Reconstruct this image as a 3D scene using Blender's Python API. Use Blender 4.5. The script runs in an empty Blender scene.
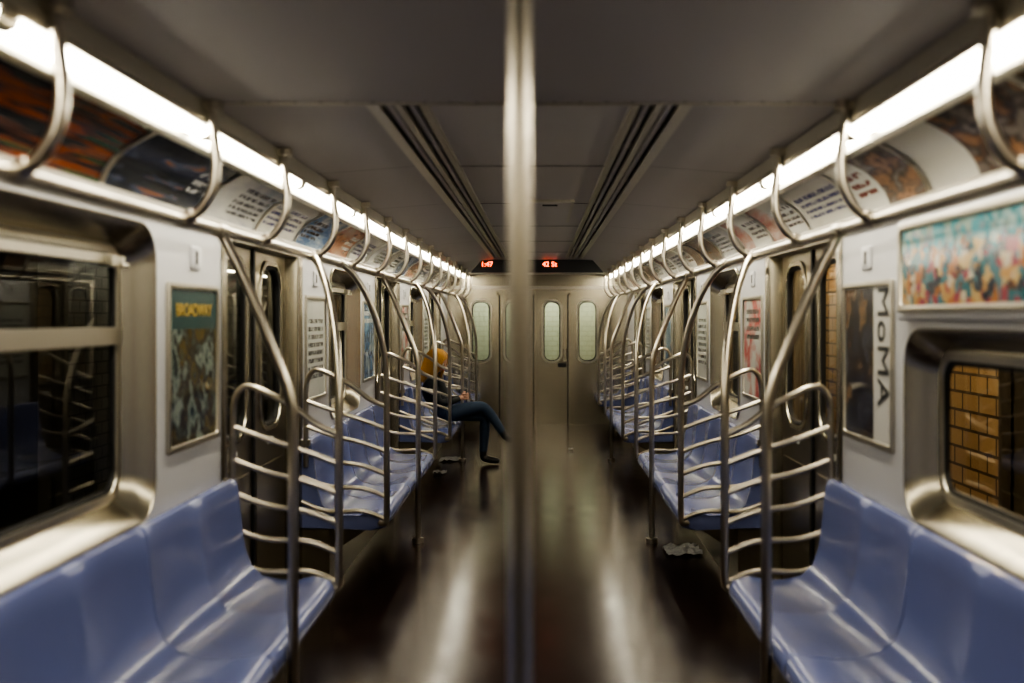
import bpy, bmesh, math, random
from mathutils import Vector, Matrix
from mathutils.geometry import tessellate_polygon
random.seed(7)
scene=bpy.context.scene
COL=scene.collection

# ---------------------------------------------------------------- materials
def newmat(name):
    m=bpy.data.materials.new(name); m.use_nodes=True
    nt=m.node_tree; b=nt.nodes['Principled BSDF']
    return m,nt,b
def N(nt,t,**kw):
    n=nt.nodes.new(t)
    for k,v in kw.items():
        if k in n.inputs.keys(): n.inputs[k].default_value=v
        else: setattr(n,k,v)
    return n
def pmat(name,col,rough=.5,metal=0,noise=0,nscale=(5,5,5),bump=0,coat=0,spec=.5,mul=.06):
    m,nt,b=newmat(name)
    b.inputs['Base Color'].default_value=(*col,1)
    b.inputs['Roughness'].default_value=rough
    b.inputs['Metallic'].default_value=metal
    b.inputs['Specular IOR Level'].default_value=spec
    if coat: b.inputs['Coat Weight'].default_value=coat; b.inputs['Coat Roughness'].default_value=.1
    tc=N(nt,'ShaderNodeTexCoord'); mp=N(nt,'ShaderNodeMapping'); mp.inputs['Scale'].default_value=nscale
    nz=N(nt,'ShaderNodeTexNoise'); nz.inputs['Scale'].default_value=1; nz.inputs['Detail'].default_value=3
    nt.links.new(tc.outputs['Object'],mp.inputs[0]); nt.links.new(mp.outputs[0],nz.inputs['Vector'])
    if noise:
        r=N(nt,'ShaderNodeMapRange'); r.inputs['To Min'].default_value=max(.02,rough-noise); r.inputs['To Max'].default_value=rough+noise
        nt.links.new(nz.outputs[0],r.inputs[0]); nt.links.new(r.outputs[0],b.inputs['Roughness'])
        mx=N(nt,'ShaderNodeMixRGB'); mx.blend_type='MULTIPLY'; mx.inputs[0].default_value=mul
        mx.inputs[1].default_value=(*col,1); nt.links.new(nz.outputs[0],mx.inputs[2]); nt.links.new(mx.outputs[0],b.inputs['Base Color'])
    if bump:
        bp=N(nt,'ShaderNodeBump'); bp.inputs['Strength'].default_value=bump; bp.inputs['Distance'].default_value=.01
        nt.links.new(nz.outputs[0],bp.inputs['Height']); nt.links.new(bp.outputs[0],b.inputs['Normal'])
    return m
def emat(name,col,st):
    m,nt,b=newmat(name)
    b.inputs['Base Color'].default_value=(*col,1)
    b.inputs['Emission Color'].default_value=(*col,1); b.inputs['Emission Strength'].default_value=st
    return m
STEEL=pmat('brushed_steel',(.50,.462,.375),.27,1)
STEELD=pmat('door_steel',(.38,.348,.278),.30,1)
TUBE=pmat('tube_steel',(.52,.48,.41),.28,1)
ALU=pmat('aluminium_trim',(.55,.522,.45),.33,1)
WALL=pmat('melamine_wall',(.58,.58,.60),.33,0,.05,(3,3,3),mul=.12)
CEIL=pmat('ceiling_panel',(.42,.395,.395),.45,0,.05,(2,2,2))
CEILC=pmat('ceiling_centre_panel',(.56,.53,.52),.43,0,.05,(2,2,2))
BLUE=pmat('bench_blue',(.185,.22,.44),.22,0,.04,(3,3,3),0,.25,mul=.15)
RUB=pmat('black_rubber',(.012,.012,.012),.5)
DARK=pmat('dark_panel',(.02,.02,.022),.35)
SLOT=pmat('slot_dark',(.04,.035,.035),.6)
WHITE=pmat('white_print',(.75,.75,.72),.4)
LITE=emat('tube_diffuser',(1,.935,.765),20)
def floor_mat():
    m,nt,b=newmat('vinyl_floor')
    tc=N(nt,'ShaderNodeTexCoord')
    v=N(nt,'ShaderNodeTexVoronoi'); v.inputs['Scale'].default_value=95
    r=N(nt,'ShaderNodeValToRGB'); r.color_ramp.elements[0].position=0.0; r.color_ramp.elements[0].color=(.12,.08,.06,1)
    r.color_ramp.elements[1].position=.20; r.color_ramp.elements[1].color=(.024,.0125,.010,1)
    n=N(nt,'ShaderNodeTexNoise'); n.inputs['Scale'].default_value=3.0; n.inputs['Detail'].default_value=6
    mr=N(nt,'ShaderNodeMapRange'); mr.inputs['To Min'].default_value=.10; mr.inputs['To Max'].default_value=.30
    n2=N(nt,'ShaderNodeTexNoise'); n2.inputs['Scale'].default_value=60; n2.inputs['Detail'].default_value=2
    bp=N(nt,'ShaderNodeBump'); bp.inputs['Strength'].default_value=.10; bp.inputs['Distance'].default_value=.004
    L=nt.links.new
    L(tc.outputs['Object'],v.inputs['Vector']);L(tc.outputs['Object'],n.inputs['Vector']);L(tc.outputs['Object'],n2.inputs['Vector'])
    L(v.outputs['Distance'],r.inputs[0]);L(r.outputs[0],b.inputs['Base Color']);L(n.outputs[0],mr.inputs[0]);L(mr.outputs[0],b.inputs['Roughness'])
    L(n2.outputs[0],bp.inputs['Height']);L(bp.outputs[0],b.inputs['Normal'])
    b.inputs['Specular IOR Level'].default_value=.5
    return m
FLOOR=floor_mat()
def glass_mat(name='tinted_glass',tint=(.65,.65,.61)):
    # thin pane: Schlick-type reflectance that is the same from either face
    m,nt,b=newmat(name)
    out=nt.nodes['Material Output']; nt.nodes.remove(b)
    t=N(nt,'ShaderNodeBsdfTransparent'); t.inputs[0].default_value=(*tint,1)
    g=N(nt,'ShaderNodeBsdfGlossy'); g.inputs['Roughness'].default_value=.03; g.inputs[0].default_value=(.85,.85,.8,1)
    lw=N(nt,'ShaderNodeLayerWeight'); lw.inputs[0].default_value=.5
    pw=N(nt,'ShaderNodeMath'); pw.operation='POWER'; pw.inputs[1].default_value=4.0
    ma=N(nt,'ShaderNodeMath'); ma.operation='MULTIPLY_ADD'; ma.inputs[1].default_value=.92; ma.inputs[2].default_value=.07
    mx=N(nt,'ShaderNodeMixShader'); L=nt.links.new
    L(lw.outputs['Facing'],pw.inputs[0]); L(pw.outputs[0],ma.inputs[0])
    L(ma.outputs[0],mx.inputs[0]);L(t.outputs[0],mx.inputs[1]);L(g.outputs[0],mx.inputs[2]);L(mx.outputs[0],out.inputs[0])
    return m
GLASS=glass_mat()
GLASSE=glass_mat('end_glass',(.85,.87,.80))
def tile_mat(name,c1,c2,sc=4,rot=(90,0,90),mortar=(.03,.03,.03)):
    m,nt,b=newmat(name)
    tc=N(nt,'ShaderNodeTexCoord')
    br=N(nt,'ShaderNodeTexBrick'); br.inputs['Scale'].default_value=sc; br.inputs['Color1'].default_value=(*c1,1); br.inputs['Color2'].default_value=(*c2,1)
    br.inputs['Mortar'].default_value=(*mortar,1)
    L=nt.links.new
    sp=N(nt,'ShaderNodeSeparateXYZ'); cb=N(nt,'ShaderNodeCombineXYZ')
    L(tc.outputs['Object'],sp.inputs[0]); L(sp.outputs[1 if rot[2] else 0],cb.inputs[0]); L(sp.outputs[2],cb.inputs[1])
    L(cb.outputs[0],br.inputs['Vector']);L(br.outputs[0],b.inputs['Base Color']); b.inputs['Roughness'].default_value=.4
    return m
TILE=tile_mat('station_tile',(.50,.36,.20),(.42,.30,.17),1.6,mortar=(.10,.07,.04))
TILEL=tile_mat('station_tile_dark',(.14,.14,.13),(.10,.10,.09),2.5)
TILEE=tile_mat('pale_tile',(.50,.53,.42),(.48,.51,.40),3,(90,0,0),(.40,.42,.32))
GREEN=pmat('column_paint',(.16,.14,.10),.5)
def ad_mat(name,cols,scale=(3,4),seed=0,text=None,textcol=(.05,.05,.06),blank=None,blankcol=(.8,.8,.78),rough=.16,dist=.3,rot=0,vor=False,detail=8):
    m,nt,b=newmat(name); L=nt.links.new
    tc=N(nt,'ShaderNodeTexCoord'); sp=N(nt,'ShaderNodeSeparateXYZ'); L(tc.outputs['Generated'],sp.inputs[0])
    U=sp.outputs[1]; V=sp.outputs[2]
    cb=N(nt,'ShaderNodeCombineXYZ'); L(U,cb.inputs[0]);L(V,cb.inputs[1]); cb.inputs[2].default_value=seed*3.17
    mp=N(nt,'ShaderNodeMapping'); mp.inputs['Scale'].default_value=(scale[0],scale[1],1); mp.inputs['Rotation'].default_value=(0,0,rot); L(cb.outputs[0],mp.inputs[0])
    r=N(nt,'ShaderNodeValToRGB'); cr=r.color_ramp
    n=len(cols); lo,hi=(.28,.72)
    if vor:
        wn_=N(nt,'ShaderNodeTexNoise'); wn_.inputs['Scale'].default_value=1.3; wn_.inputs['Detail'].default_value=6; L(mp.outputs[0],wn_.inputs['Vector'])
        am=N(nt,'ShaderNodeMixRGB'); am.blend_type='LINEAR_LIGHT'; am.inputs[0].default_value=.8; L(mp.outputs[0],am.inputs[1]); L(wn_.outputs['Color'],am.inputs[2])
        nz=N(nt,'ShaderNodeTexVoronoi'); nz.inputs['Scale'].default_value=1; L(am.outputs[0],nz.inputs['Vector'])
        s2=N(nt,'ShaderNodeSeparateColor'); L(nz.outputs['Color'],s2.inputs[0]); fac=s2.outputs[0]; lo,hi=.05,.95
        cr.interpolation='CONSTANT'
    else:
        nz=N(nt,'ShaderNodeTexNoise'); nz.inputs['Scale'].default_value=1; nz.inputs['Detail'].default_value=detail; nz.inputs['Distortion'].default_value=dist; nz.inputs['Roughness'].default_value=.6
        L(mp.outputs[0],nz.inputs['Vector']); fac=nz.outputs[0]
    cr.elements[0].position=lo; cr.elements[0].color=(*cols[0],1)
    cr.elements[1].position=hi; cr.elements[1].color=(*cols[-1],1)
    for i in range(1,n-1):
        e=cr.elements.new(lo+(hi-lo)*i/(n-1)); e.color=(*cols[i],1)
    L(fac,r.inputs[0]); cur=r.outputs[0]
    def math_(op,a,bv):
        q=N(nt,'ShaderNodeMath'); q.operation=op
        if hasattr(a,'links'): L(a,q.inputs[0])
        else: q.inputs[0].default_value=a
        if hasattr(bv,'links'): L(bv,q.inputs[1])
        else: q.inputs[1].default_value=bv
        return q.outputs[0]
    def rect(u0,u1,v0,v1):
        a=math_('MULTIPLY',math_('GREATER_THAN',U,u0),math_('LESS_THAN',U,u1))
        c=math_('MULTIPLY',math_('GREATER_THAN',V,v0),math_('LESS_THAN',V,v1))
        return math_('MULTIPLY',a,c)
    def mix(mask,col):
        nonlocal cur
        mx=N(nt,'ShaderNodeMixRGB'); L(mask,mx.inputs[0]); L(cur,mx.inputs[1]); mx.inputs[2].default_value=(*col,1); cur=mx.outputs[0]
    if vor:
        top=math_('GREATER_THAN',math_('ADD',V,math_('MULTIPLY',wn_.outputs[0],.5)),.95)
        mx=N(nt,'ShaderNodeMixRGB'); mx.inputs[2].default_value=(.06,.30,.36,1); L(math_('MULTIPLY',top,.6),mx.inputs[0]); L(cur,mx.inputs[1]); cur=mx.outputs[0]
    if blank: mix(rect(*blank),blankcol)
    if text:
        u0,u1,v0,v1,rows=text
        st=math_('FRACT',math_('MULTIPLY',math_('SUBTRACT',V,v0),rows/(v1-v0)),0)
        st=math_('GREATER_THAN',st,.45)
        n2=N(nt,'ShaderNodeTexNoise'); n2.inputs['Scale'].default_value=1
        mp2=N(nt,'ShaderNodeMapping'); mp2.inputs['Scale'].default_value=(45*(u1-u0)+8,rows/(v1-v0)*1.0,1); L(cb.outputs[0],mp2.inputs[0]); L(mp2.outputs[0],n2.inputs['Vector'])
        mm=math_('MULTIPLY',math_('MULTIPLY',rect(u0,u1,v0,v1),st),math_('GREATER_THAN',n2.outputs[0],.45))
        mix(mm,textcol)
    L(cur,b.inputs['Base Color']); b.inputs['Roughness'].default_value=rough
    return m

# ---------------------------------------------------------------- mesh builder
class B:
    def __init__(s): s.v=[];s.f=[];s.m=[];s.mats=[]
    def mi(s,mat):
        if mat not in s.mats: s.mats.append(mat)
        return s.mats.index(mat)
    def add(s,vs,fs,mat):
        o=len(s.v); s.v+= [tuple(v) for v in vs]; k=s.mi(mat)
        for f in fs: s.f.append([o+i for i in f]); s.m.append(k)
    def box(s,x0,x1,y0,y1,z0,z1,mat):
        vs=[(x,y,z) for x in (x0,x1) for y in (y0,y1) for z in (z0,z1)]
        s.add(vs,[(0,1,3,2),(4,6,7,5),(0,4,5,1),(2,3,7,6),(0,2,6,4),(1,5,7,3)],mat)
    def quad(s,a,b,c,d,mat): s.add([a,b,c,d],[(0,1,2,3)],mat)
    def loft(s,loops,mat,closed=True,caps=False):
        n=len(loops[0]); vs=[p for l in loops for p in l]; fs=[]
        for i in range(len(loops)-1):
            for j in range(n if closed else n-1):
                k=(j+1)%n; fs.append((i*n+j,i*n+k,(i+1)*n+k,(i+1)*n+j))
        if caps: fs.append(tuple(range(n))[::-1]); fs.append(tuple((len(loops)-1)*n+j for j in range(n)))
        s.add(vs,fs,mat)
    def tube(s,pts,r,mat,seg=12,smooth=6):
        P=[Vector(p) for p in pts]
        if smooth and len(P)>2: P=catmull(P,smooth)
        rs=r if isinstance(r,(list,tuple)) else None
        t0=(P[1]-P[0]).normalized(); up=Vector((0,0,1)) if abs(t0.z)<.9 else Vector((0,1,0))
        nrm=t0.cross(up).normalized(); loops=[]
        for i,p in enumerate(P):
            t=(P[min(i+1,len(P)-1)]-P[max(i-1,0)]).normalized()
            nrm=(nrm-t*nrm.dot(t)).normalized(); bn=t.cross(nrm)
            if rs:
                q=i/(len(P)-1)*(len(rs)-1); a=int(min(q,len(rs)-2)); rr=rs[a]+(rs[a+1]-rs[a])*(q-a)
            else: rr=r
            loops.append([p+nrm*math.cos(2*math.pi*k/seg)*rr+bn*math.sin(2*math.pi*k/seg)*rr for k in range(seg)])
        s.loft(loops,mat,True,True)
    def plate(s,fn,rect,holes,mat):
        a0,a1,b0,b1=rect
        polys=[[(a0,b0),(a1,b0),(a1,b1),(a0,b1)]]+holes
        flat=[p for q in polys for p in q]
        tris=tessellate_polygon([[Vector((p[0],p[1],0)) for p in q] for q in polys])
        s.add([fn(*p) for p in flat],tris,mat)
    def done(s,name,parent=None,bevel=0,angle=35,recalc=True,flat=False):
        me=bpy.data.meshes.new(name); me.from_pydata(s.v,[],s.f)
        for m in s.mats: me.materials.append(m)
        for p,k in zip(me.polygons,s.m): p.material_index=k
        if recalc:
            bm=bmesh.new(); bm.from_mesh(me); bmesh.ops.recalc_face_normals(bm,faces=bm.faces); bm.to_mesh(me); bm.free()
        for p in me.polygons: p.use_smooth=not flat
        try: me.set_sharp_from_angle(angle=math.radians(angle))
        except Exception: pass
        o=bpy.data.objects.new(name,me); COL.objects.link(o)
        if bevel:
            md=o.modifiers.new('bevel','BEVEL'); md.width=bevel; md.segments=2; md.limit_method='ANGLE'
        if parent: o.parent=parent
        return o
def catmull(P,n):
    out=[]
    for i in range(len(P)-1):
        p0=P[max(i-1,0)];p1=P[i];p2=P[i+1];p3=P[min(i+2,len(P)-1)]
        for k in range(n):
            t=k/n
            out.append(.5*((2*p1)+(p2-p0)*t+(2*p0-5*p1+4*p2-p3)*t*t+(3*p1-p0-3*p2+p3)*t**3))
    out.append(P[-1]); return out
def rrect(a0,a1,b0,b1,r,n=7):
    pts=[]
    for cx,cy,s in ((a1-r,b1-r,0),(a0+r,b1-r,90),(a0+r,b0+r,180),(a1-r,b0+r,270)):
        for k in range(n+1):
            t=math.radians(s+90*k/n); pts.append((cx+r*math.cos(t),cy+r*math.sin(t)))
    return pts
def empty(name,loc=(0,0,0)):
    e=bpy.data.objects.new(name,None); e.location=loc; e.empty_display_size=.1; COL.objects.link(e); return e
def text(body,mat,mx,size,parent,name='lettering',align='CENTER'):
    c=bpy.data.curves.new(name,'FONT'); c.body=body; c.size=size; c.align_x=align; c.align_y='CENTER'; c.extrude=.0008
    c.materials.append(mat); o=bpy.data.objects.new(name,c); COL.objects.link(o); o.matrix_world=mx; o.parent=parent; return o

# ---------------------------------------------------------------- layout (metres)
DC=[4.97,8.92,12.87]; DH=.64; Y0=-.80; Y1=14.65
WX=1.32; GX=1.425; ZC=2.26; LEDGE=1.93
secs=[None,(Y0,DC[0]-DH),(DC[0]+DH,DC[1]-DH),(DC[1]+DH,DC[2]-DH),(DC[2]+DH,Y1)]

b=B(); b.box(-1.46,1.46,Y0-.05,Y1+.05,-.06,0,FLOOR); b.done('floor')

# walls -------------------------------------------------------
wn=0
def win_specs(side,i):
    if i==1: return [(1.95,3.50,.865,1.525 if side>0 else 1.885),(.1,1.3,.865,1.885)]
    if i in (2,3):
        a,c=secs[i]; mid=(a+c)/2; return [(mid-.53,mid+.53,.895,1.885)]
    return []
for side,nm in ((-1,'left'),(1,'right')):
    w=B(); fx=lambda y,z,s=side:(s*WX,y,z)
    for i in (1,2,3,4):
        a,c=secs[i]
        holes=[rrect(*sp,.13) for sp in win_specs(side,i)]
        w.plate(fx,(a,c,0,LEDGE+.02),holes,WALL)
        w.box(side*(WX-.003),side*(WX-.001),a,c,0,.84,STEELD)
    for d in DC:
        w.box(side*(WX-.004),side*(GX+.02),d-DH,d+DH,1.90,LEDGE+.02,ALU)
        for q in (-1,1):
            y=d+q*DH
            lo=[]
            for z in (0,1.90):
                lo.append([(side*(WX-.004),y+q*.085,z),(side*(WX-.0065),y+q*.05,z),(side*(WX-.006),y+q*.015,z),(side*(WX+.004),y,z),(side*(WX+.03),y-q*.006,z),(side*(GX),y-q*.006,z)])
            w.loft(lo,STEEL,False)
    w.box(side*(GX+.03),side*(GX+.05),Y0,Y1,0,.86,STEELD)
    w.done('wall_'+nm)
    cv=B()
    prof=[(WX+.02,LEDGE-.005),(WX-.03,LEDGE-.005),(WX-.045,LEDGE+.008),(WX-.045,LEDGE+.028),(WX-.025,LEDGE+.038),(WX+.0,LEDGE+.038)]
    cv.loft([[(side*x,Y,z) for x,z in prof] for Y in (Y0,Y1)],ALU,False)
    prof2=[(WX+.004,LEDGE+.03),(1.285,2.01),(1.235,2.08),(1.17,2.13),(1.115,2.155),(1.09,2.20)]
    cv.loft([[(side*(x+.006),Y,z+.006) for x,z in prof2] for Y in (Y0,Y1)],WALL,False)
    cv.loft([[(side*x,Y,z) for x,z in ((1.140,2.136),(1.128,2.122),(1.098,2.128),(1.088,2.165))] for Y in (Y0,Y1)],ALU,False)
    cv.done('trim_'+('1' if side<0 else '2'))
    for i in (1,2,3):
      for sp in win_specs(side,i):
        y0,y1,z0,z1=sp; wn+=1
        e=empty(f'window_{wn}',(side*WX,(y0+y1)/2,(z0+z1)/2))
        def child(o):
            o.parent=e; o.matrix_parent_inverse=Matrix.Translation(e.location).inverted()
        f=B()
        def L3(x,ins,r): return [(side*x,p[0],p[1]) for p in rrect(y0+ins,y1-ins,z0+ins,z1-ins,r)]
        f.loft([L3(WX+.0,-.002,.132),L3(WX-.010,-.001,.132),L3(WX-.014,.004,.13),L3(WX-.008,.012,.125),L3(WX+.05,.045,.11),L3(WX+.085,.075,.09)],STEEL)
        f.loft([L3(WX+.085,.075,.09),L3(WX+.078,.082,.085),L3(WX+.080,.105,.07),L3(WX+.10,.112,.065)],ALU)
        f.loft([L3(WX+.088,.105,.07),L3(WX+.084,.112,.066),L3(WX+.088,.122,.06),L3(WX+.10,.124,.06)],RUB)
        tall=z1>1.6
        if tall:
            zd=1.50
            f.box(side*(WX+.07),side*(WX+.10),y0+.09,y1-.09,zd-.03,zd+.03,ALU)
            f.box(side*(WX+.06),side*(WX+.085),y0+.11,y1-.11,z1-.145,z1-.115,ALU)
            for yy in (y0+.2,y1-.2):
                f.box(side*(WX+.035),side*(WX+.08),yy-.05,yy+.05,z1-.155,z1-.12,ALU)
                f.tube([(side*(WX+.03),yy,z1-.15),(side*(WX+.03),yy+.05,z1-.15)],.009,ALU)
        child(f.done('frame'))
        g=B(); xg=WX+.095
        g.plate(lambda y,z:(side*xg,y,z),(y0+.1,y1-.1,z0+.1,z1-.1),[],GLASS)
        child(g.done('glass',recalc=False))

dn=0
for side in (-1,1):
    for d in DC:
        dn+=1; e=empty(f'door_{dn}',(side*1.40,d,.95))
        f=B()
        for q in (-1,1):
            y0,y1=(d-DH+.008,d-.012) if q<0 else (d+.012,d+DH-.008)
            wy=(y0+y1)/2; hole=rrect(wy-.185,wy+.185,1.0,1.83,.12)
            f.plate(lambda y,z:(side*1.395,y,z),(y0,y1,0.001,1.899),[hole],STEELD)
            H=lambda x,ins,r:[(side*x,p[0],p[1]) for p in rrect(wy-.185+ins,wy+.185-ins,1.0+ins,1.83-ins,r)]
            f.loft([H(1.396,-.03,.15),H(1.384,-.028,.148),H(1.383,-.004,.125),H(1.395,.0,.12)],STEEL)
            f.loft([H(1.394,0,.12),H(1.388,.006,.115),H(1.392,.016,.105),H(1.41,.018,.10)],RUB)
            f.plate(lambda y,z:(side*1.408,y,z),(wy-.19,wy+.19,1.0,1.83),[],GLASS)
            f.box(side*1.388,side*1.396,y0+.04,y1-.05,.06,.80,STEELD)
            f.box(side*1.386,side*1.396,wy-.05,wy+.05,.90,.93,WHITE)
        f.box(side*1.383,side*1.405,d-.014,d+.014,0.001,1.899,RUB)
        f.box(side*1.345,side*1.42,d-DH+.008,d+DH-.008,.001,.012,ALU)
        o=f.done('leaves',recalc=False); o.parent=e; o.matrix_parent_inverse=Matrix.Translation(e.location).inverted()

w=B(); fe=lambda x,z:(x,Y1,z)
wins=[(-.96,-.70),(-.47,-.22),(.09,.33),(.60,.86)]
w.plate(fe,(-1.46,1.46,0,2.3),[rrect(a,c,.93,1.80,.10) for a,c in wins],STEEL)
for a,c in wins:
    H=lambda y,ins,r:[(p[0],y,p[1]) for p in rrect(a+ins,c-ins,.93+ins,1.80-ins,r)]
    w.loft([H(Y1,-.03,.13),H(Y1-.014,-.028,.13),H(Y1-.014,-.004,.105),H(Y1,0,.10)],ALU)
    w.loft([H(Y1-.004,0,.10),H(Y1-.004,.014,.09),H(Y1+.02,.014,.09)],RUB)
w.box(-.60,-.57,Y1-.03,Y1,0,1.93,STEEL); w.box(.45,.48,Y1-.03,Y1,0,1.93,STEEL)
w.box(-.60,.48,Y1-.03,Y1,1.90,1.94,STEEL)
for x in (-.072,-.565,.435): w.box(x,x+.018,Y1-.006,Y1,0,1.90,RUB)
w.box(-1.3,1.3,Y1-.02,Y1,1.98,2.03,ALU)
w.tube([(.40,Y1-.05,.95),(.40,Y1-.05,1.10)],.012,TUBE); w.box(.38,.42,Y1-.05,Y1,.93,.96,ALU)
w.box(.30,.42,Y1-.006,Y1,.84,.90,DARK)
w.done('wall_end',recalc=False,flat=True)
g=B(); g.quad((-1.1,Y1+.015,.9),(1.1,Y1+.015,.9),(1.1,Y1+.015,1.83),(-1.1,Y1+.015,1.83),GLASSE); g.done(f'window_{wn+1}',recalc=False)
w=B(); w.box(-1.46,1.46,Y0-.04,Y0,0,2.3,STEELD); w.box(-.4,.4,Y0,Y0+.01,0,1.9,STEEL); w.done('wall_rear')

# ceiling
c=B(); YS=3.10
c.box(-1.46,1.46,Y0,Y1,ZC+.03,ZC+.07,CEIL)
def strip(x0,z0,x1,z1,ya,yb,mat):
    c.quad((x0,ya,z0),(x1,ya,z1),(x1,yb,z1),(x0,yb,z0),mat)
for s in (-1,1):
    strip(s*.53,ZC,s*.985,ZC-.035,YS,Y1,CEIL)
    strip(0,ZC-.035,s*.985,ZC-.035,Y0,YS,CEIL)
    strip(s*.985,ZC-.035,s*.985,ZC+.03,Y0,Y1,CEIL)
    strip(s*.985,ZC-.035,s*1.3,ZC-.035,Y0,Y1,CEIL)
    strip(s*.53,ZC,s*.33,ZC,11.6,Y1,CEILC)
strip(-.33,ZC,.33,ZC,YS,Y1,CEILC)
c.box(-.985,.985,YS-.012,YS+.004,ZC-.040,ZC-.010,ALU)
c.box(-.985,.985,YS+.004,YS+.012,ZC-.036,ZC+.03,SLOT)
for y in (4.6,6.1,7.6,9.1,10.6,12.0,13.2):
    c.box(-.33,.33,y,y+.008,ZC-.002,ZC+.002,SLOT)
    for s in (-1,1):
        c.quad((s*.53,y,ZC-.001),(s*.985,y,ZC-.037),(s*.985,y+.006,ZC-.037),(s*.53,y+.006,ZC-.001),SLOT)
for s in (-1,1):
    for k in range(12):
        c.box(s*(.08+.08*k)-.004,s*(.08+.08*k)+.004,YS-.024,YS-.02,ZC-.037,ZC-.033,SLOT)
c.done('ceiling',recalc=False)
for s in (-1,1):
    v=B(); ya,yb=YS+.015,11.6; o_=.03
    v.box(s*(.30+o_),s*(.50+o_),ya,yb,ZC+.02,ZC+.025,SLOT)
    for x0,x1,z in ((.30,.33,-.012),(.345,.365,-.006),(.380,.405,-.016),(.420,.440,-.006),(.455,.50,-.014)):
        v.box(s*(x0+o_),s*(x1+o_),ya,yb,ZC+z,ZC+.004,ALU if x0 in(.30,.380,.455) else CEILC)
    y=ya
    while y<yb:
        v.box(s*(.30+o_),s*(.50+o_),y,y+.012,ZC-.002,ZC+.018,CEIL); y+=1.0
    v.done('ceiling_air_vent')
h=B(); h.loft([[(p[0],p[1],z) for p in rrect(-.12,.24,5.9,7.2,.03)] for z in (ZC-.001,ZC-.014)],ALU,True,True)
h.box(-.10,.22,5.93,7.17,ZC-.018,ZC-.012,CEILC); h.box(.05,.14,6.02,6.05,ZC-.024,ZC-.016,RUB); h.done('ceiling_access_hatch')
YSG=11.95
e=empty('led_destination_sign',(0,YSG,2.18))
h=B()
h.loft([[(-.80,YSG+q,2.10),(.80,YSG+q,2.10),(.66,YSG+q,ZC-.003),(-.66,YSG+q,ZC-.003)] for q in (0,.22)],DARK,True,True)
h.box(-.82,.82,YSG-.008,YSG+.23,2.088,2.102,ALU)
o=h.done('housing',bevel=.004); o.parent=e; o.matrix_parent_inverse=Matrix.Translation(e.location).inverted()
LED=emat('led_orange',(1,.10,.015),5)
for tx,x in (('1:47',-.60),('42 St',.15)):
    t=text(tx,LED,Matrix.Identity(4),.085,None,'led_text'); t.location=(x,-.004,.02); t.rotation_euler=(math.radians(90),0,0); t.parent=e

# light strips
for s in (-1,1):
    l=B(); y=Y0+.35
    l.loft([[(s*x,Y,z-.002) for x,z in [(1.022,2.163),(1.026,2.147),(1.048,2.138),(1.072,2.143),(1.078,2.162)]] for Y in (Y0,y)],ALU,False)
    while y<Y1-.3:
        y2=min(y+1.24,Y1-.02)
        prof=[(1.022,2.163),(1.026,2.147),(1.048,2.138),(1.072,2.143),(1.078,2.162)]
        l.loft([[(s*x,Y,z) for x,z in prof] for Y in (y,y2-.08)],LITE,False)
        l.loft([[(s*x,Y,z-.002) for x,z in prof] for Y in (y2-.08,y2)],ALU,False)
        y=y2
    l.loft([[(s*x,Y,z) for x,z in ((.988,2.224),(.988,2.17),(1.0,2.157),(1.014,2.160),(1.09,2.162),(1.09,2.224))] for Y in (Y0,Y1-.005)],ALU,True,True)
    l.done('fluorescent_light_strip')

# curved ads
W_=(.60,.60,.57); K=(.02,.02,.025)
adL=[ad_mat('ad_streaks',[(.005,.005,.008),(.01,.01,.015),(.02,.03,.04),(.28,.07,.015),(.015,.02,.03),(.02,.14,.05),(.01,.01,.01)],(1.2,9),1,dist=.2,rot=.5,detail=3),
     ad_mat('ad_night',[(.01,.012,.02),(.03,.04,.06),(.015,.015,.02),(.07,.09,.14),(.30,.11,.03)],(3,6),4,dist=.4,rot=-.4,blank=(.70,1,0,1),blankcol=(.05,.055,.07),text=(.73,.95,.3,.8,3),textcol=(.5,.5,.5)),
     ad_mat('ad_white1',[W_,(.50,.5,.5),(.30,.34,.4)],(2,2),2,text=(.35,.95,.15,.85,5),textcol=(.12,.12,.13)),
     ad_mat('ad_blue',[(.4,.48,.56),(.08,.16,.32),(.55,.55,.55)],(2,3),3,text=(.1,.6,.2,.8,4)),
     ad_mat('ad_white2',[W_,(.52,.50,.45)],(2,2),5,text=(.08,.9,.2,.8,4),textcol=(.1,.1,.2)),
     ad_mat('ad_grey',[(.12,.12,.14),(.4,.36,.32),(.15,.14,.15)],(3,3),6,blank=(.5,1,0,1),blankcol=W_,text=(.55,.95,.2,.8,4)),
     ad_mat('ad_face',[(.05,.035,.03),(.42,.22,.14),(.45,.37,.3)],(2,2),7,text=(.6,.95,.2,.8,3),textcol=W_)]
adR=[ad_mat('ad_sunset',[(.02,.03,.05),(.05,.11,.22),(.14,.09,.05),(.03,.03,.03),(.30,.13,.05)],(3,4),11),
     ad_mat('ad_brick',[(.06,.03,.02),(.30,.17,.10),(.05,.04,.04),(.22,.19,.17),(.03,.025,.025)],(6,3),12,blank=(.60,1,0,1),blankcol=(.50,.49,.46)),
     ad_mat('ad_photo',[(.05,.035,.03),(.33,.20,.13),(.10,.08,.07),(.30,.27,.24),(.04,.03,.03)],(4,3),13,blank=(.55,1,0,1),blankcol=W_,text=(.62,.92,.25,.8,3),textcol=(.20,.08,.07)),
     ad_mat('ad_red',[(.4,.06,.05),(.45,.28,.24),W_],(2,3),14,blank=(.0,.6,0,1),blankcol=W_,text=(.05,.5,.2,.8,4),textcol=(.12,.1,.1)),
     ad_mat('ad_tan',[(.05,.10,.16),(.30,.18,.10),(.02,.05,.08),(.45,.30,.18)],(3,3),15),
     adL[4],adL[2]]
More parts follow.
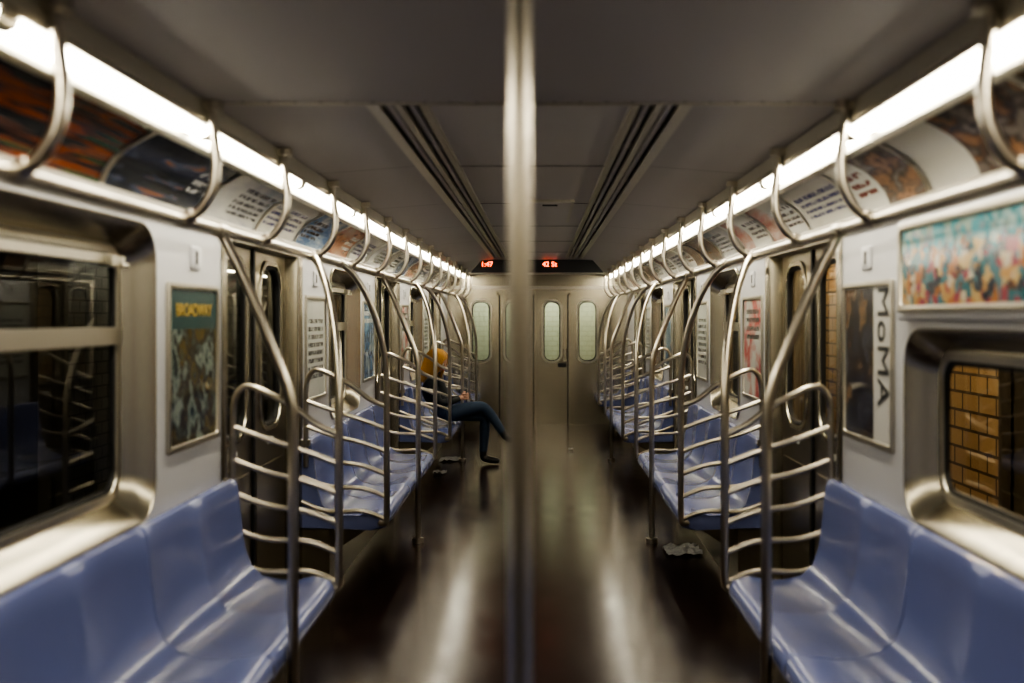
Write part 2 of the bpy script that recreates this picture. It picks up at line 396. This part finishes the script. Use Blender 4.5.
PROF=[(1.308,1.972),(1.290,2.015),(1.262,2.052),(1.225,2.084),(1.18,2.110),(1.138,2.130)]
fr=B()
for side,L_ in ((-1,adL),(1,adR)):
    def ad(ya,yb,mat):
        a=B(); a.loft([[(side*x,Y,z) for x,z in PROF] for Y in (ya+.012,yb-.012)],mat,False); a.done('curved_advertisement',recalc=False)
        fr.loft([[(side*(x-.006),ya+q,z-.004) for x,z in PROF] for q in (-.012,.012)],ALU,False)
    cuts=[Y0,.2,1.2,2.05,3.05,3.95,4.7] if side<0 else [Y0,.2,1.35,2.35,3.25,3.95,4.7]
    while cuts[-1]<Y1-.5: cuts.append(cuts[-1]+.74)
    cuts[-1]=Y1-.02
    for k in range(len(cuts)-1):
        if side<0: idx=(3,5,0,0,1,2,4)[k] if k<7 else (2+(k*3)%5)
        else: idx=(3,5,4,1,2,5,3)[k] if k<7 else (2+(k*3)%5)
        ad(cuts[k],cuts[k+1],L_[idx])
fr.done('trim_3',recalc=False)

# overhead handrails + brackets
RX,RZ=1.06,1.86
for s in (-1,1):
    r=B(); r.tube([(s*RX,Y0+.25,RZ),(s*RX,Y1-.2,RZ)],.0175,TUBE,16,0)
    r.tube([(s*RX,Y1-.22,RZ),(s*RX,Y1-.12,RZ),(s*RX,Y1-.02,RZ)],.0175,TUBE)
    ys=[.3,1.2,2.08,3.07,3.93,4.86]
    y=5.75
    while y<Y1-.3: ys.append(y); y+=.86
    for y in ys:
        r.tube([(s*.975,y,2.215),(s*.966,y,2.12),(s*.958,y,2.04),(s*.968,y,1.96),(s*1.005,y,1.895),(s*RX,y,RZ-.002)],.0155,TUBE,12,5)
        r.tube([(s*.972,y,2.195),(s*.975,y,2.222)],.034,TUBE,16,0)
        r.tube([(s*RX,y-.035,RZ),(s*RX,y+.035,RZ)],.0215,TUBE,14,0)
        r.tube([(s*1.028,y,1.878),(s*1.05,y,1.866)],.021,TUBE,12,0)
    r.done('overhead_handrail')

PX=.83; GP=.812
for s in (-1,1):
    for y in (3.43,6.95,10.9):
        p=B(); p.tube([(s*GP,y,0),(s*GP,y,.6),(s*GP,y,1.15),(s*(GP+.014),y,1.30),(s*(GP+.08),y,1.48),(s*(GP+.17),y,1.70),(s*(RX-.012),y,RZ-.03),(s*RX,y,RZ)],.018,TUBE,16,6)
        p.tube([(s*GP,y,0),(s*GP,y,.03)],.04,TUBE,18,0)
        p.tube([(s*RX,y-.04,RZ),(s*RX,y+.04,RZ)],.023,TUBE,14,0)
        p.done('grab_pole')
p=B(); p.tube([(0,1.72,0),(0,1.72,ZC-.036)],.021,TUBE,24,0); p.tube([(0,1.72,0),(0,1.72,.03)],.045,TUBE,24,0); p.tube([(0,1.72,ZC-.06),(0,1.72,ZC-.036)],.045,TUBE,24,0); p.done('grab_pole')

# benches
def bench(s,ya,yb):
    n=max(2,round((yb-ya)/.50)); per=16; b=B(); pitch=(yb-ya)/n
    prof=[(1.312,.80,0),(1.312,.862,0),(1.292,.874,0),(1.268,.866,.1),(1.257,.84,.4),(1.250,.78,.9),(1.240,.68,1),(1.226,.58,1),(1.200,.505,1),(1.155,.462,1),(1.08,.442,1),(.99,.440,1),(.925,.448,.8),(.880,.456,.35),(.852,.448,.1),(.836,.425,0),(.832,.395,0),(.842,.370,0),(.875,.358,0),(1.0,.362,0),(1.312,.372,0)]
    st=[]
    for k in range(n*per+1):
        t=k/per
        if k%(per*2)==0 and 0<k<n*per: st+=[(t-.008/pitch,0),(t-.003/pitch,.006),(t+.003/pitch,.006),(t+.008/pitch,0)]
        else: st.append((t,0))
    loops=[]
    for t,g in st:
        fr=t-math.floor(t)
        a=abs(math.sin(math.pi*fr))**.8
        if t in (0,n): a=0
        y=ya+pitch*t; lp=[]
        for j,(x,z,w) in enumerate(prof):
            back=z>.50
            dx=.014*w*a*(1 if back else .1); dz=-.013*w*a*(0 if z>.55 else 1)
            gx=gz=0
            if g and 2<=j<=17:
                gx=g if (z>.47 or j>=14) else 0; gz=-g if j<15 else 0
            en=min(t,n-t)*pitch; c=0
            if en<.05 and x<.95: c=.05*(1-math.sqrt(max(0,1-(1-en/.05)**2)))
            lp.append((s*(x+dx+c+gx),y,z+dz+gz))
        loops.append(lp)
    b.loft(loops,BLUE,True,True)
    b.box(s*1.16,s*1.315,ya+.02,yb-.02,.001,.36,STEELD)
    for k in range(int((yb-ya)/.6)+1):
        yy=ya+.15+k*.6
        if yy>yb-.1: break
        b.add([(s*1.17,yy-.02,.36),(s*.93,yy-.02,.36),(s*1.17,yy-.02,.20),(s*1.17,yy+.02,.36),(s*.93,yy+.02,.36),(s*1.17,yy+.02,.20)],[(0,1,2),(3,5,4),(1,4,5,2),(0,3,4,1)],STEELD)
    b.done('subway_bench',angle=50)
def guard(s,y,dirn,top):
    b=B(); r=.0145; xb=1.285
    b.tube([(s*xb,y,.72),(s*xb,y,.86),(s*xb,y,1.10),(s*(xb-.006),y,1.20),(s*(xb-.035),y,1.255),(s*(xb-.09),y,1.262),(s*(xb-.25),y,1.185),(s*(PX+.10),y,1.105),(s*(PX),y,1.06)],r,TUBE,12,6)
    for k in range(1,6):
        zb=1.235-.142*k; zf=1.06-.128*k
        x0=xb+(.025 if k>3 else 0)
        b.tube([(s*x0,y,zb),(s*(x0-.15),y,zb-.055),(s*(PX+.13),y,zf+.050),(s*PX,y,zf)],r*.9,TUBE,10,4)
    dy=top*dirn
    b.tube([(s*(PX+.04),y-dirn*.02,.40),(s*(PX+.008),y,.405),(s*PX,y,.46),(s*PX,y,.8),(s*PX,y,1.10),(s*(PX+.004),y+dy*.04,1.28),(s*(PX+.03),y+dy*.18,1.46),(s*(PX+.09),y+dy*.45,1.66),(s*(PX+.165),y+dy*.75,1.80),(s*RX,y+dy,RZ)],.0175,TUBE,14,6)
    b.tube([(s*RX,y+dy-.04,RZ),(s*RX,y+dy+.04,RZ)],.023,TUBE,14,0)
    b.box(s*1.262,s*1.312,y-.012,y+.012,.84,.872,TUBE)
    b.done('bench_end_railing')
for s in (-1,1):
    a,c=secs[1]; bench(s,.3,c-.05); guard(s,c-.03,1,.50)
    for i in (2,3):
        a,c=secs[i]
        bench(s,a+.05,c-.05)
        guard(s,a+.03,-1,.15); guard(s,c-.03,1,.50)
    a,c=secs[4]; bench(s,a+.05,c-.03); guard(s,a+.03,-1,.15)

# posters
def poster(side,ya,yb,za,zb,mat,name='framed_poster',label=None,lcol=WHITE,rotv=False,size=.1,lpos=(.5,.5),wx=None):
    wx=wx or WX
    e=empty(name,(side*(wx-.01),(ya+yb)/2,(za+zb)/2)); inv=Matrix.Translation(e.location).inverted()
    f=B(); X=lambda x:side*(wx-x)
    lo=lambda x,i:[(X(x),p[0],p[1]) for p in rrect(ya+i,yb-i,za+i,zb-i,.012,3)]
    f.loft([lo(.001,-.022),lo(.012,-.022),lo(.015,-.012),lo(.012,0),lo(.004,.002)],ALU)
    o=f.done('frame'); o.parent=e;o.matrix_parent_inverse=inv
    g=B(); g.quad((X(.005),ya,za),(X(.005),yb,za),(X(.005),yb,zb),(X(.005),ya,zb),mat)
    o=g.done('print',recalc=False); o.parent=e;o.matrix_parent_inverse=inv
    if label:
        r=Matrix.Rotation(math.radians(90 if side<0 else -90),4,'Z')@Matrix.Rotation(math.radians(90),4,'X')
        if rotv: r=r@Matrix.Rotation(math.radians(-90),4,'Z')
        t=text(label,lcol,Matrix.Identity(4),size,None); t.parent=e
        u,v=lpos
        t.matrix_local=Matrix.Translation((X(.007)-e.location.x,ya+(yb-ya)*u-e.location.y,za+(zb-za)*v-e.location.z))@r
YEL=pmat('print_yellow',(.55,.37,.07),.4); BLK=pmat('print_black',(.02,.02,.02),.4)
P1=ad_mat('poster_city',[(.01,.014,.014),(.03,.055,.05),(.24,.28,.24),(.012,.016,.015),(.14,.10,.03),(.06,.085,.07),(.01,.01,.01)],(5,4),21,blank=(0,1,.74,1),blankcol=(.03,.075,.075))
P2=ad_mat('poster_museum',[(.008,.01,.012),(.20,.13,.08),(.02,.02,.025),(.08,.08,.10),(.01,.01,.01)],(5,3),22,blank=(0,.36,0,1),blankcol=(.60,.59,.56))
P3=ad_mat('poster_text',[W_,(.52,.54,.5)],(2,2),23,text=(.12,.9,.15,.8,8))
P4=ad_mat('poster_heart',[W_,(.56,.54,.5),(.50,.1,.1),W_],(2,2),24,text=(.15,.85,.55,.9,4))
P5=ad_mat('poster_blue',[(.2,.35,.5),(.05,.12,.25),(.5,.55,.5)],(3,3),25,text=(.1,.9,.7,.9,2),textcol=W_)
poster(-1,3.64,4.17,1.085,1.67,P1,label='BROADWAY',lcol=YEL,size=.070,lpos=(.5,.86))
poster(1,3.64,4.19,1.09,1.68,P2,label='MoMA',lcol=BLK,rotv=True,size=.165,lpos=(.17,.62))
for s,ms in ((-1,(P3,P5,P4,P3)),(1,(P4,P3,P5,P3))):
    for (a,c),m in zip(((5.77,6.27),(7.64,8.13),(9.72,10.2),(11.6,12.08)),ms): poster(s,a,c,1.09,1.67,m)
PA=ad_mat('ad_crowd',[(.03,.12,.14),(.42,.30,.14),(.25,.05,.07),(.06,.15,.18),(.38,.22,.09),(.02,.03,.05),(.32,.13,.05),(.45,.38,.28),(.10,.045,.025)],(40,8),31,vor=True)
e_y0,e_y1=2.10,3.44
f=B(); f.box(1.285,1.318,e_y0-.1,e_y1+.07,1.55,1.90,WALL); f.done('advertisement_panel_housing',bevel=.012)
poster(1,e_y0,e_y1,1.60,1.86,PA,name='advertisement_panel',wx=1.284)
for s in (-1,1):
    for yy in (3.92,6.02,7.9,9.96,11.85):
        f=B(); lo=lambda x,i:[(s*(WX-x),p[0],p[1]) for p in rrect(yy-.055+i,yy+.055-i,1.75+i,1.84-i,.01,3)]
        f.loft([lo(0.001,0),lo(.008,.0),lo(.010,.004)],WALL,True,True); f.box(s*(WX-.012),s*(WX-.009),yy-.012,yy+.012,1.77,1.82,DARK); f.done('wall_switch_plate')

# litter
def litter(name,x,y,sz,mat,seed):
    rnd=random.Random(seed); n=8; b=B(); vs=[];fs=[]
    for i in range(n+1):
        for j in range(n+1):
            vs.append((x+(i/n-.5)*sz*(1+.15*rnd.random()),y+(j/n-.5)*sz*1.3+rnd.uniform(-.008,.008)+(i/n)*.04,.006+.028*rnd.random()*(1 if (i+j)%3 else .3)))
    for i in range(n):
        for j in range(n): fs.append((i*(n+1)+j,(i+1)*(n+1)+j,(i+1)*(n+1)+j+1,i*(n+1)+j+1))
    b.add(vs,fs,mat); b.done(name,angle=10,recalc=False)
NEWS=ad_mat('newsprint',[(.65,.64,.6),(.25,.25,.25),(.7,.68,.65)],(5,5),41,rough=.8)
litter('crumpled_newspaper',.985,6.66,.22,NEWS,1)
litter('crumpled_newspaper',-.95,10.95,.20,NEWS,2)
litter('crumpled_newspaper',-.97,10.0,.12,NEWS,3)
litter('paper_scrap',.40,11.8,.05,WHITE,4)

# station outside
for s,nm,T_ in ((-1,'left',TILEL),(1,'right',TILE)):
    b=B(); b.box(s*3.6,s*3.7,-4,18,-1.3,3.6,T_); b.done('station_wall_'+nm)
    for y in (0.5,4.9,9.3,13.7):
        c_=B(); c_.box(s*2.35,s*2.38,y-.15,y+.15,-.04,3.4,GREEN); c_.box(s*2.62,s*2.65,y-.15,y+.15,-.04,3.4,GREEN); c_.box(s*2.35,s*2.65,y-.015,y+.015,-.04,3.4,GREEN); c_.done('station_column')
    b=B(); b.box(s*1.7,s*3.59,-4,16.9,-.12,-.05,pmat('platform',(.12,.11,.10),.6)); b.done('station_platform')
def added_tubelight(x,y,z,l,st,col,nm='added_wall_light',ax='y'):  # added glowing tubes, only there to light the walls outside the windows
    b=B()
    p=[(x,y-l/2,z),(x,y+l/2,z)] if ax=='y' else [(x-l/2,y,z),(x+l/2,y,z)]
    b.tube(p,.03,emat('added_tube_glow',col,st),10,0)
    if ax=='y': b.box(x-.06,x+.06,y-l/2,y+l/2,z+.03,z+.07,DARK)
    else: b.box(x-l/2,x+l/2,y-.06,y+.06,z+.03,z+.07,DARK)
    b.done(nm)
for y in (3.6,7.4,11.2): added_tubelight(2.9,y,2.9,2.4,90,(1,.76,.47))
for y in (6,13): added_tubelight(-3.1,y,3.2,1.2,7,(1,.85,.55))
b=B(); b.box(-2.3,2.3,17.0,17.1,-1,3.4,TILEE); b.done('tunnel_end_wall')
added_tubelight(0,16.4,2.6,3.0,62,(1,1,.86),ax='x')

# seated woman
def woman():
    Yc=10.5; E=empty('seated_woman',(-1.0,Yc,.44)); inv=Matrix.Translation(E.location).inverted()
    def ch(o): o.parent=E; o.matrix_parent_inverse=inv; return o
    JE=pmat('denim',(.035,.060,.105),.8,0,.1,(60,60,60)); SH=pmat('dark_jacket',(.022,.026,.028),.75); SK=pmat('skin',(.55,.33,.24),.5); SHOE=pmat('black_leather',(.01,.01,.01),.3); HAIR=pmat('blonde_hair',(.42,.22,.045),.5)
    J={}; Ed=[]
    def j(n,x,y,z,r,par=None,mat='S'):
        J[n]=(len(J),Vector((x,Yc+y,z)),r)
        if par: Ed.append((J[par][0],len(J)-1,mat))
    j('pelvis',-.98,0,.568,.120)
    j('waist',-1.03,0,.68,.105,'pelvis'); j('chest',-1.09,0,.82,.125,'waist'); j('up',-1.10,0,.91,.10,'chest'); j('nb',-1.085,0,.965,.05,'up'); j('nk',-1.065,0,1.01,.045,'nb','K')
    for q,t in ((-1,'a'),(1,'b')):
        j('sh'+t,-1.09,q*.155,.90,.058,'up'); j('el'+t,-1.0,q*.235,.685,.045,'sh'+t); j('fa'+t,-.90,q*.16,.69,.039,'el'+t); j('wr'+t,-.81,q*.075,.715,.027,'fa'+t); j('pa'+t,-.765,q*.05,.735,.026,'wr'+t,'K')
    j('h1',-.93,-.09,.56,.092,'pelvis','J'); j('t1',-.76,-.03,.60,.080,'h1','J'); j('k1',-.57,.03,.635,.064,'t1','J'); j('c1',-.48,.07,.53,.060,'k1','J'); j('a1',-.365,.11,.355,.043,'c1','J'); j('f1',-.335,.11,.30,.042,'a1','B'); j('m1',-.26,.10,.265,.038,'f1','B'); j('o1',-.18,.09,.255,.026,'m1','B')
    j('h2',-.93,.10,.55,.092,'pelvis','J'); j('t2',-.74,.13,.54,.080,'h2','J'); j('k2',-.55,.15,.51,.064,'t2','J'); j('c2',-.555,.16,.36,.060,'k2','J'); j('a2',-.57,.17,.14,.045,'c2','J'); j('f2',-.575,.17,.065,.046,'a2','B'); j('m2',-.49,.16,.045,.040,'f2','B'); j('o2',-.39,.15,.037,.030,'m2','B')
    names=list(J); me=bpy.data.meshes.new('body'); me.from_pydata([J[n][1] for n in names],[(a,b_) for a,b_,_ in Ed],[])
    o=bpy.data.objects.new('body_src',me); COL.objects.link(o)
    md=o.modifiers.new('skin','SKIN'); 
    for n in names:
        sv=me.skin_vertices[0].data[J[n][0]]; r=J[n][2]
        sv.radius=(r,r*(1.25 if n in('chest','up','waist','pelvis') else 1)); sv.use_root=(n=='pelvis')
    md.use_smooth_shade=True; s2=o.modifiers.new('sub','SUBSURF'); s2.levels=2; s2.render_levels=2
    bpy.context.view_layer.update()
    dg=bpy.context.evaluated_depsgraph_get(); ev=o.evaluated_get(dg); m2=bpy.data.meshes.new_from_object(ev)
    bpy.data.objects.remove(o)
    m2.materials.clear()
    mm={'S':0,'J':1,'K':2,'B':3}
    for m in (SH,JE,SK,SHOE): m2.materials.append(m)
    V=[J[n][1] for n in names]
    for p in m2.polygons:
        c=p.center; best=9;bm_='S'
        for a,b_,k in Ed:
            A=V[a];D=V[b_]-A; t=max(0,min(1,(c-A).dot(D)/D.length_squared)); d=(c-(A+D*t)).length
            rr=J[names[a]][2]*(1-t)+J[names[b_]][2]*t
            if d-rr*.8<best: best=d-rr*.8; bm_=k
        p.material_index=mm[bm_]; p.use_smooth=True
    ch_=bpy.data.objects.new('body',m2); COL.objects.link(ch_); ch(ch_)
    h=B()
    for q in (-1,1):
        for k in range(4):
            z=.762-.017*k; L=(.9,1,.95,.75)[k]
            h.tube([(-.77,Yc+q*.055,z),(-.745,Yc+q*.062,z+.004),(-.722,Yc+q*(.055),z+.004),(-.715,Yc+q*(.055-.03*L),z)],[.0095,.009,.008,.006],SK,8,4)
        h.tube([(-.785,Yc+q*.035,.745),(-.765,Yc+q*.028,.775),(-.752,Yc+q*.012,.785)],[.011,.010,.007],SK,8,4)
    ch(h.done('fingers'))
    h=B(); h.box(-.742,-.732,Yc-.035,Yc+.035,.68,.82,DARK); ch(h.done('phone',bevel=.003))
    bm=bmesh.new(); bmesh.ops.create_uvsphere(bm,u_segments=32,v_segments=24,radius=1)
    for v in bm.verts:
        x,y,z=v.co; X=x*.095;Yy=y*.074;Z=z*.112
        if z<0: Yy*=1+.28*z; X=X*(1+.12*z)+(.012*(-z))
        if x>0:
            X+=.026*math.exp(-((y/.16)**2+((z+.15)/.16)**2))
            X+=.006*math.exp(-((y/.3)**2+((z+.50)/.08)**2))+.009*math.exp(-((y/.25)**2+((z+.82)/.14)**2))
            for q in(-1,1): X-=.011*math.exp(-(((y-q*.42)/.17)**2+((z-.02)/.12)**2))
        v.co=(X,Yy,Z)
    mh=bpy.data.meshes.new('head'); bm.to_mesh(mh); bm.free(); mh.materials.append(SK)
    for p in mh.polygons:p.use_smooth=True
    T=Matrix.Translation((-1.035,Yc-.01,1.105))@Matrix.Rotation(math.radians(-18),4,'Z')@Matrix.Rotation(math.radians(24),4,'Y')
    hd=bpy.data.objects.new('head',mh); COL.objects.link(hd); mh.transform(T); ch(hd)
    f=B()
    for q in(-1,1):
        c0=Vector((.078,q*.031,.003)); 
        for rad,off,mt in((.012,0,WHITE),(.0065,.0075,BLK)):
            loops=[]
            for a in range(1,8):
                ph=math.pi*a/8; loops.append([T@(c0+Vector((off+rad*math.cos(t_)*math.sin(ph),rad*math.sin(t_)*math.sin(ph),rad*math.cos(ph)))) for t_ in [2*math.pi*k/10 for k in range(10)]])
            f.loft(loops,mt,True,True)
        f.tube([T@Vector((.0,q*.072,.02)),T@Vector((-.015,q*.082,.012)),T@Vector((-.006,q*.078,-.02)),T@Vector((.004,q*.070,-.03))],.008,SK,8,4)
    f.tube([T@Vector((.090,-.022,-.055)),T@Vector((.098,0,-.054)),T@Vector((.090,.022,-.055))],[.003,.006,.003],pmat('lips',(.45,.12,.11),.4),8,4)
    ch(f.done('face_features'))
    f=B(); rnd=random.Random(3)
    loops=[]
    for a in range(0,11):
        ph=math.pi*a/10*.72; lp=[]
        for k in range(28):
            th=2*math.pi*k/28; front=math.cos(th)
            lim=1.0 if front<.35 else max(.40,1-.85*(front-.35))
            p=ph*lim+.02
            lp.append(T@Vector((-.012+.108*math.cos(th)*math.sin(p),.088*math.sin(th)*math.sin(p),.006+.124*math.cos(p))))
        loops.append(lp)
    f.loft(loops,HAIR,True,True)
    for k in range(64):
        th=math.radians(48+ (264)*k/63)+rnd.uniform(-.05,.05); r0=rnd.uniform(.98,1.12)
        d=Vector((math.cos(th),math.sin(th),0))
        f.tube([T@Vector((-.01+.02*d.x,.02*d.y,.125)),T@Vector((-.012+.085*d.x*r0,.07*d.y*r0,.085)),T@Vector((-.012+.112*d.x*r0,.094*d.y*r0,.0)),T@Vector((-.014+.105*d.x*r0,.100*d.y*r0,-.09)),
                T@Vector((-.01+.10*d.x*r0+rnd.uniform(-.02,.02),.105*d.y*r0,-.17)),T@Vector((.0+.085*d.x+rnd.uniform(-.02,.02),.10*d.y,-.235-rnd.uniform(0,.04)))],[.006,.012,.014,.014,.011,.003],HAIR,7,4)
    ch(f.done('hair'))
    f=B()
    f.tube([(-1.085+.06*math.cos(t),Yc+.065*math.sin(t),.975+.01*math.cos(t)) for t in [2*math.pi*k/16 for k in range(17)]],.016,SH,8,2)
    ch(f.done('collar'))
woman()

w=bpy.data.worlds.new('world'); scene.world=w; w.use_nodes=True
w.node_tree.nodes['Background'].inputs[0].default_value=(.02,.02,.025,1); w.node_tree.nodes['Background'].inputs[1].default_value=.2
cam=bpy.data.cameras.new('camera'); co=bpy.data.objects.new('camera',cam); COL.objects.link(co)
co.location=(.035,0,1.56); co.rotation_euler=(math.radians(90),0,0)
cam.sensor_width=36; cam.lens=35.156; cam.shift_x=-28/1024; cam.shift_y=-23.5/1024; cam.clip_start=.02
cam.dof.use_dof=True; cam.dof.focus_distance=8.5; cam.dof.aperture_fstop=1.4
scene.camera=co
try:
    scene.view_settings.view_transform='AgX'; scene.view_settings.look='AgX - High Contrast'; scene.view_settings.exposure=.75
except Exception as ex: print(ex)
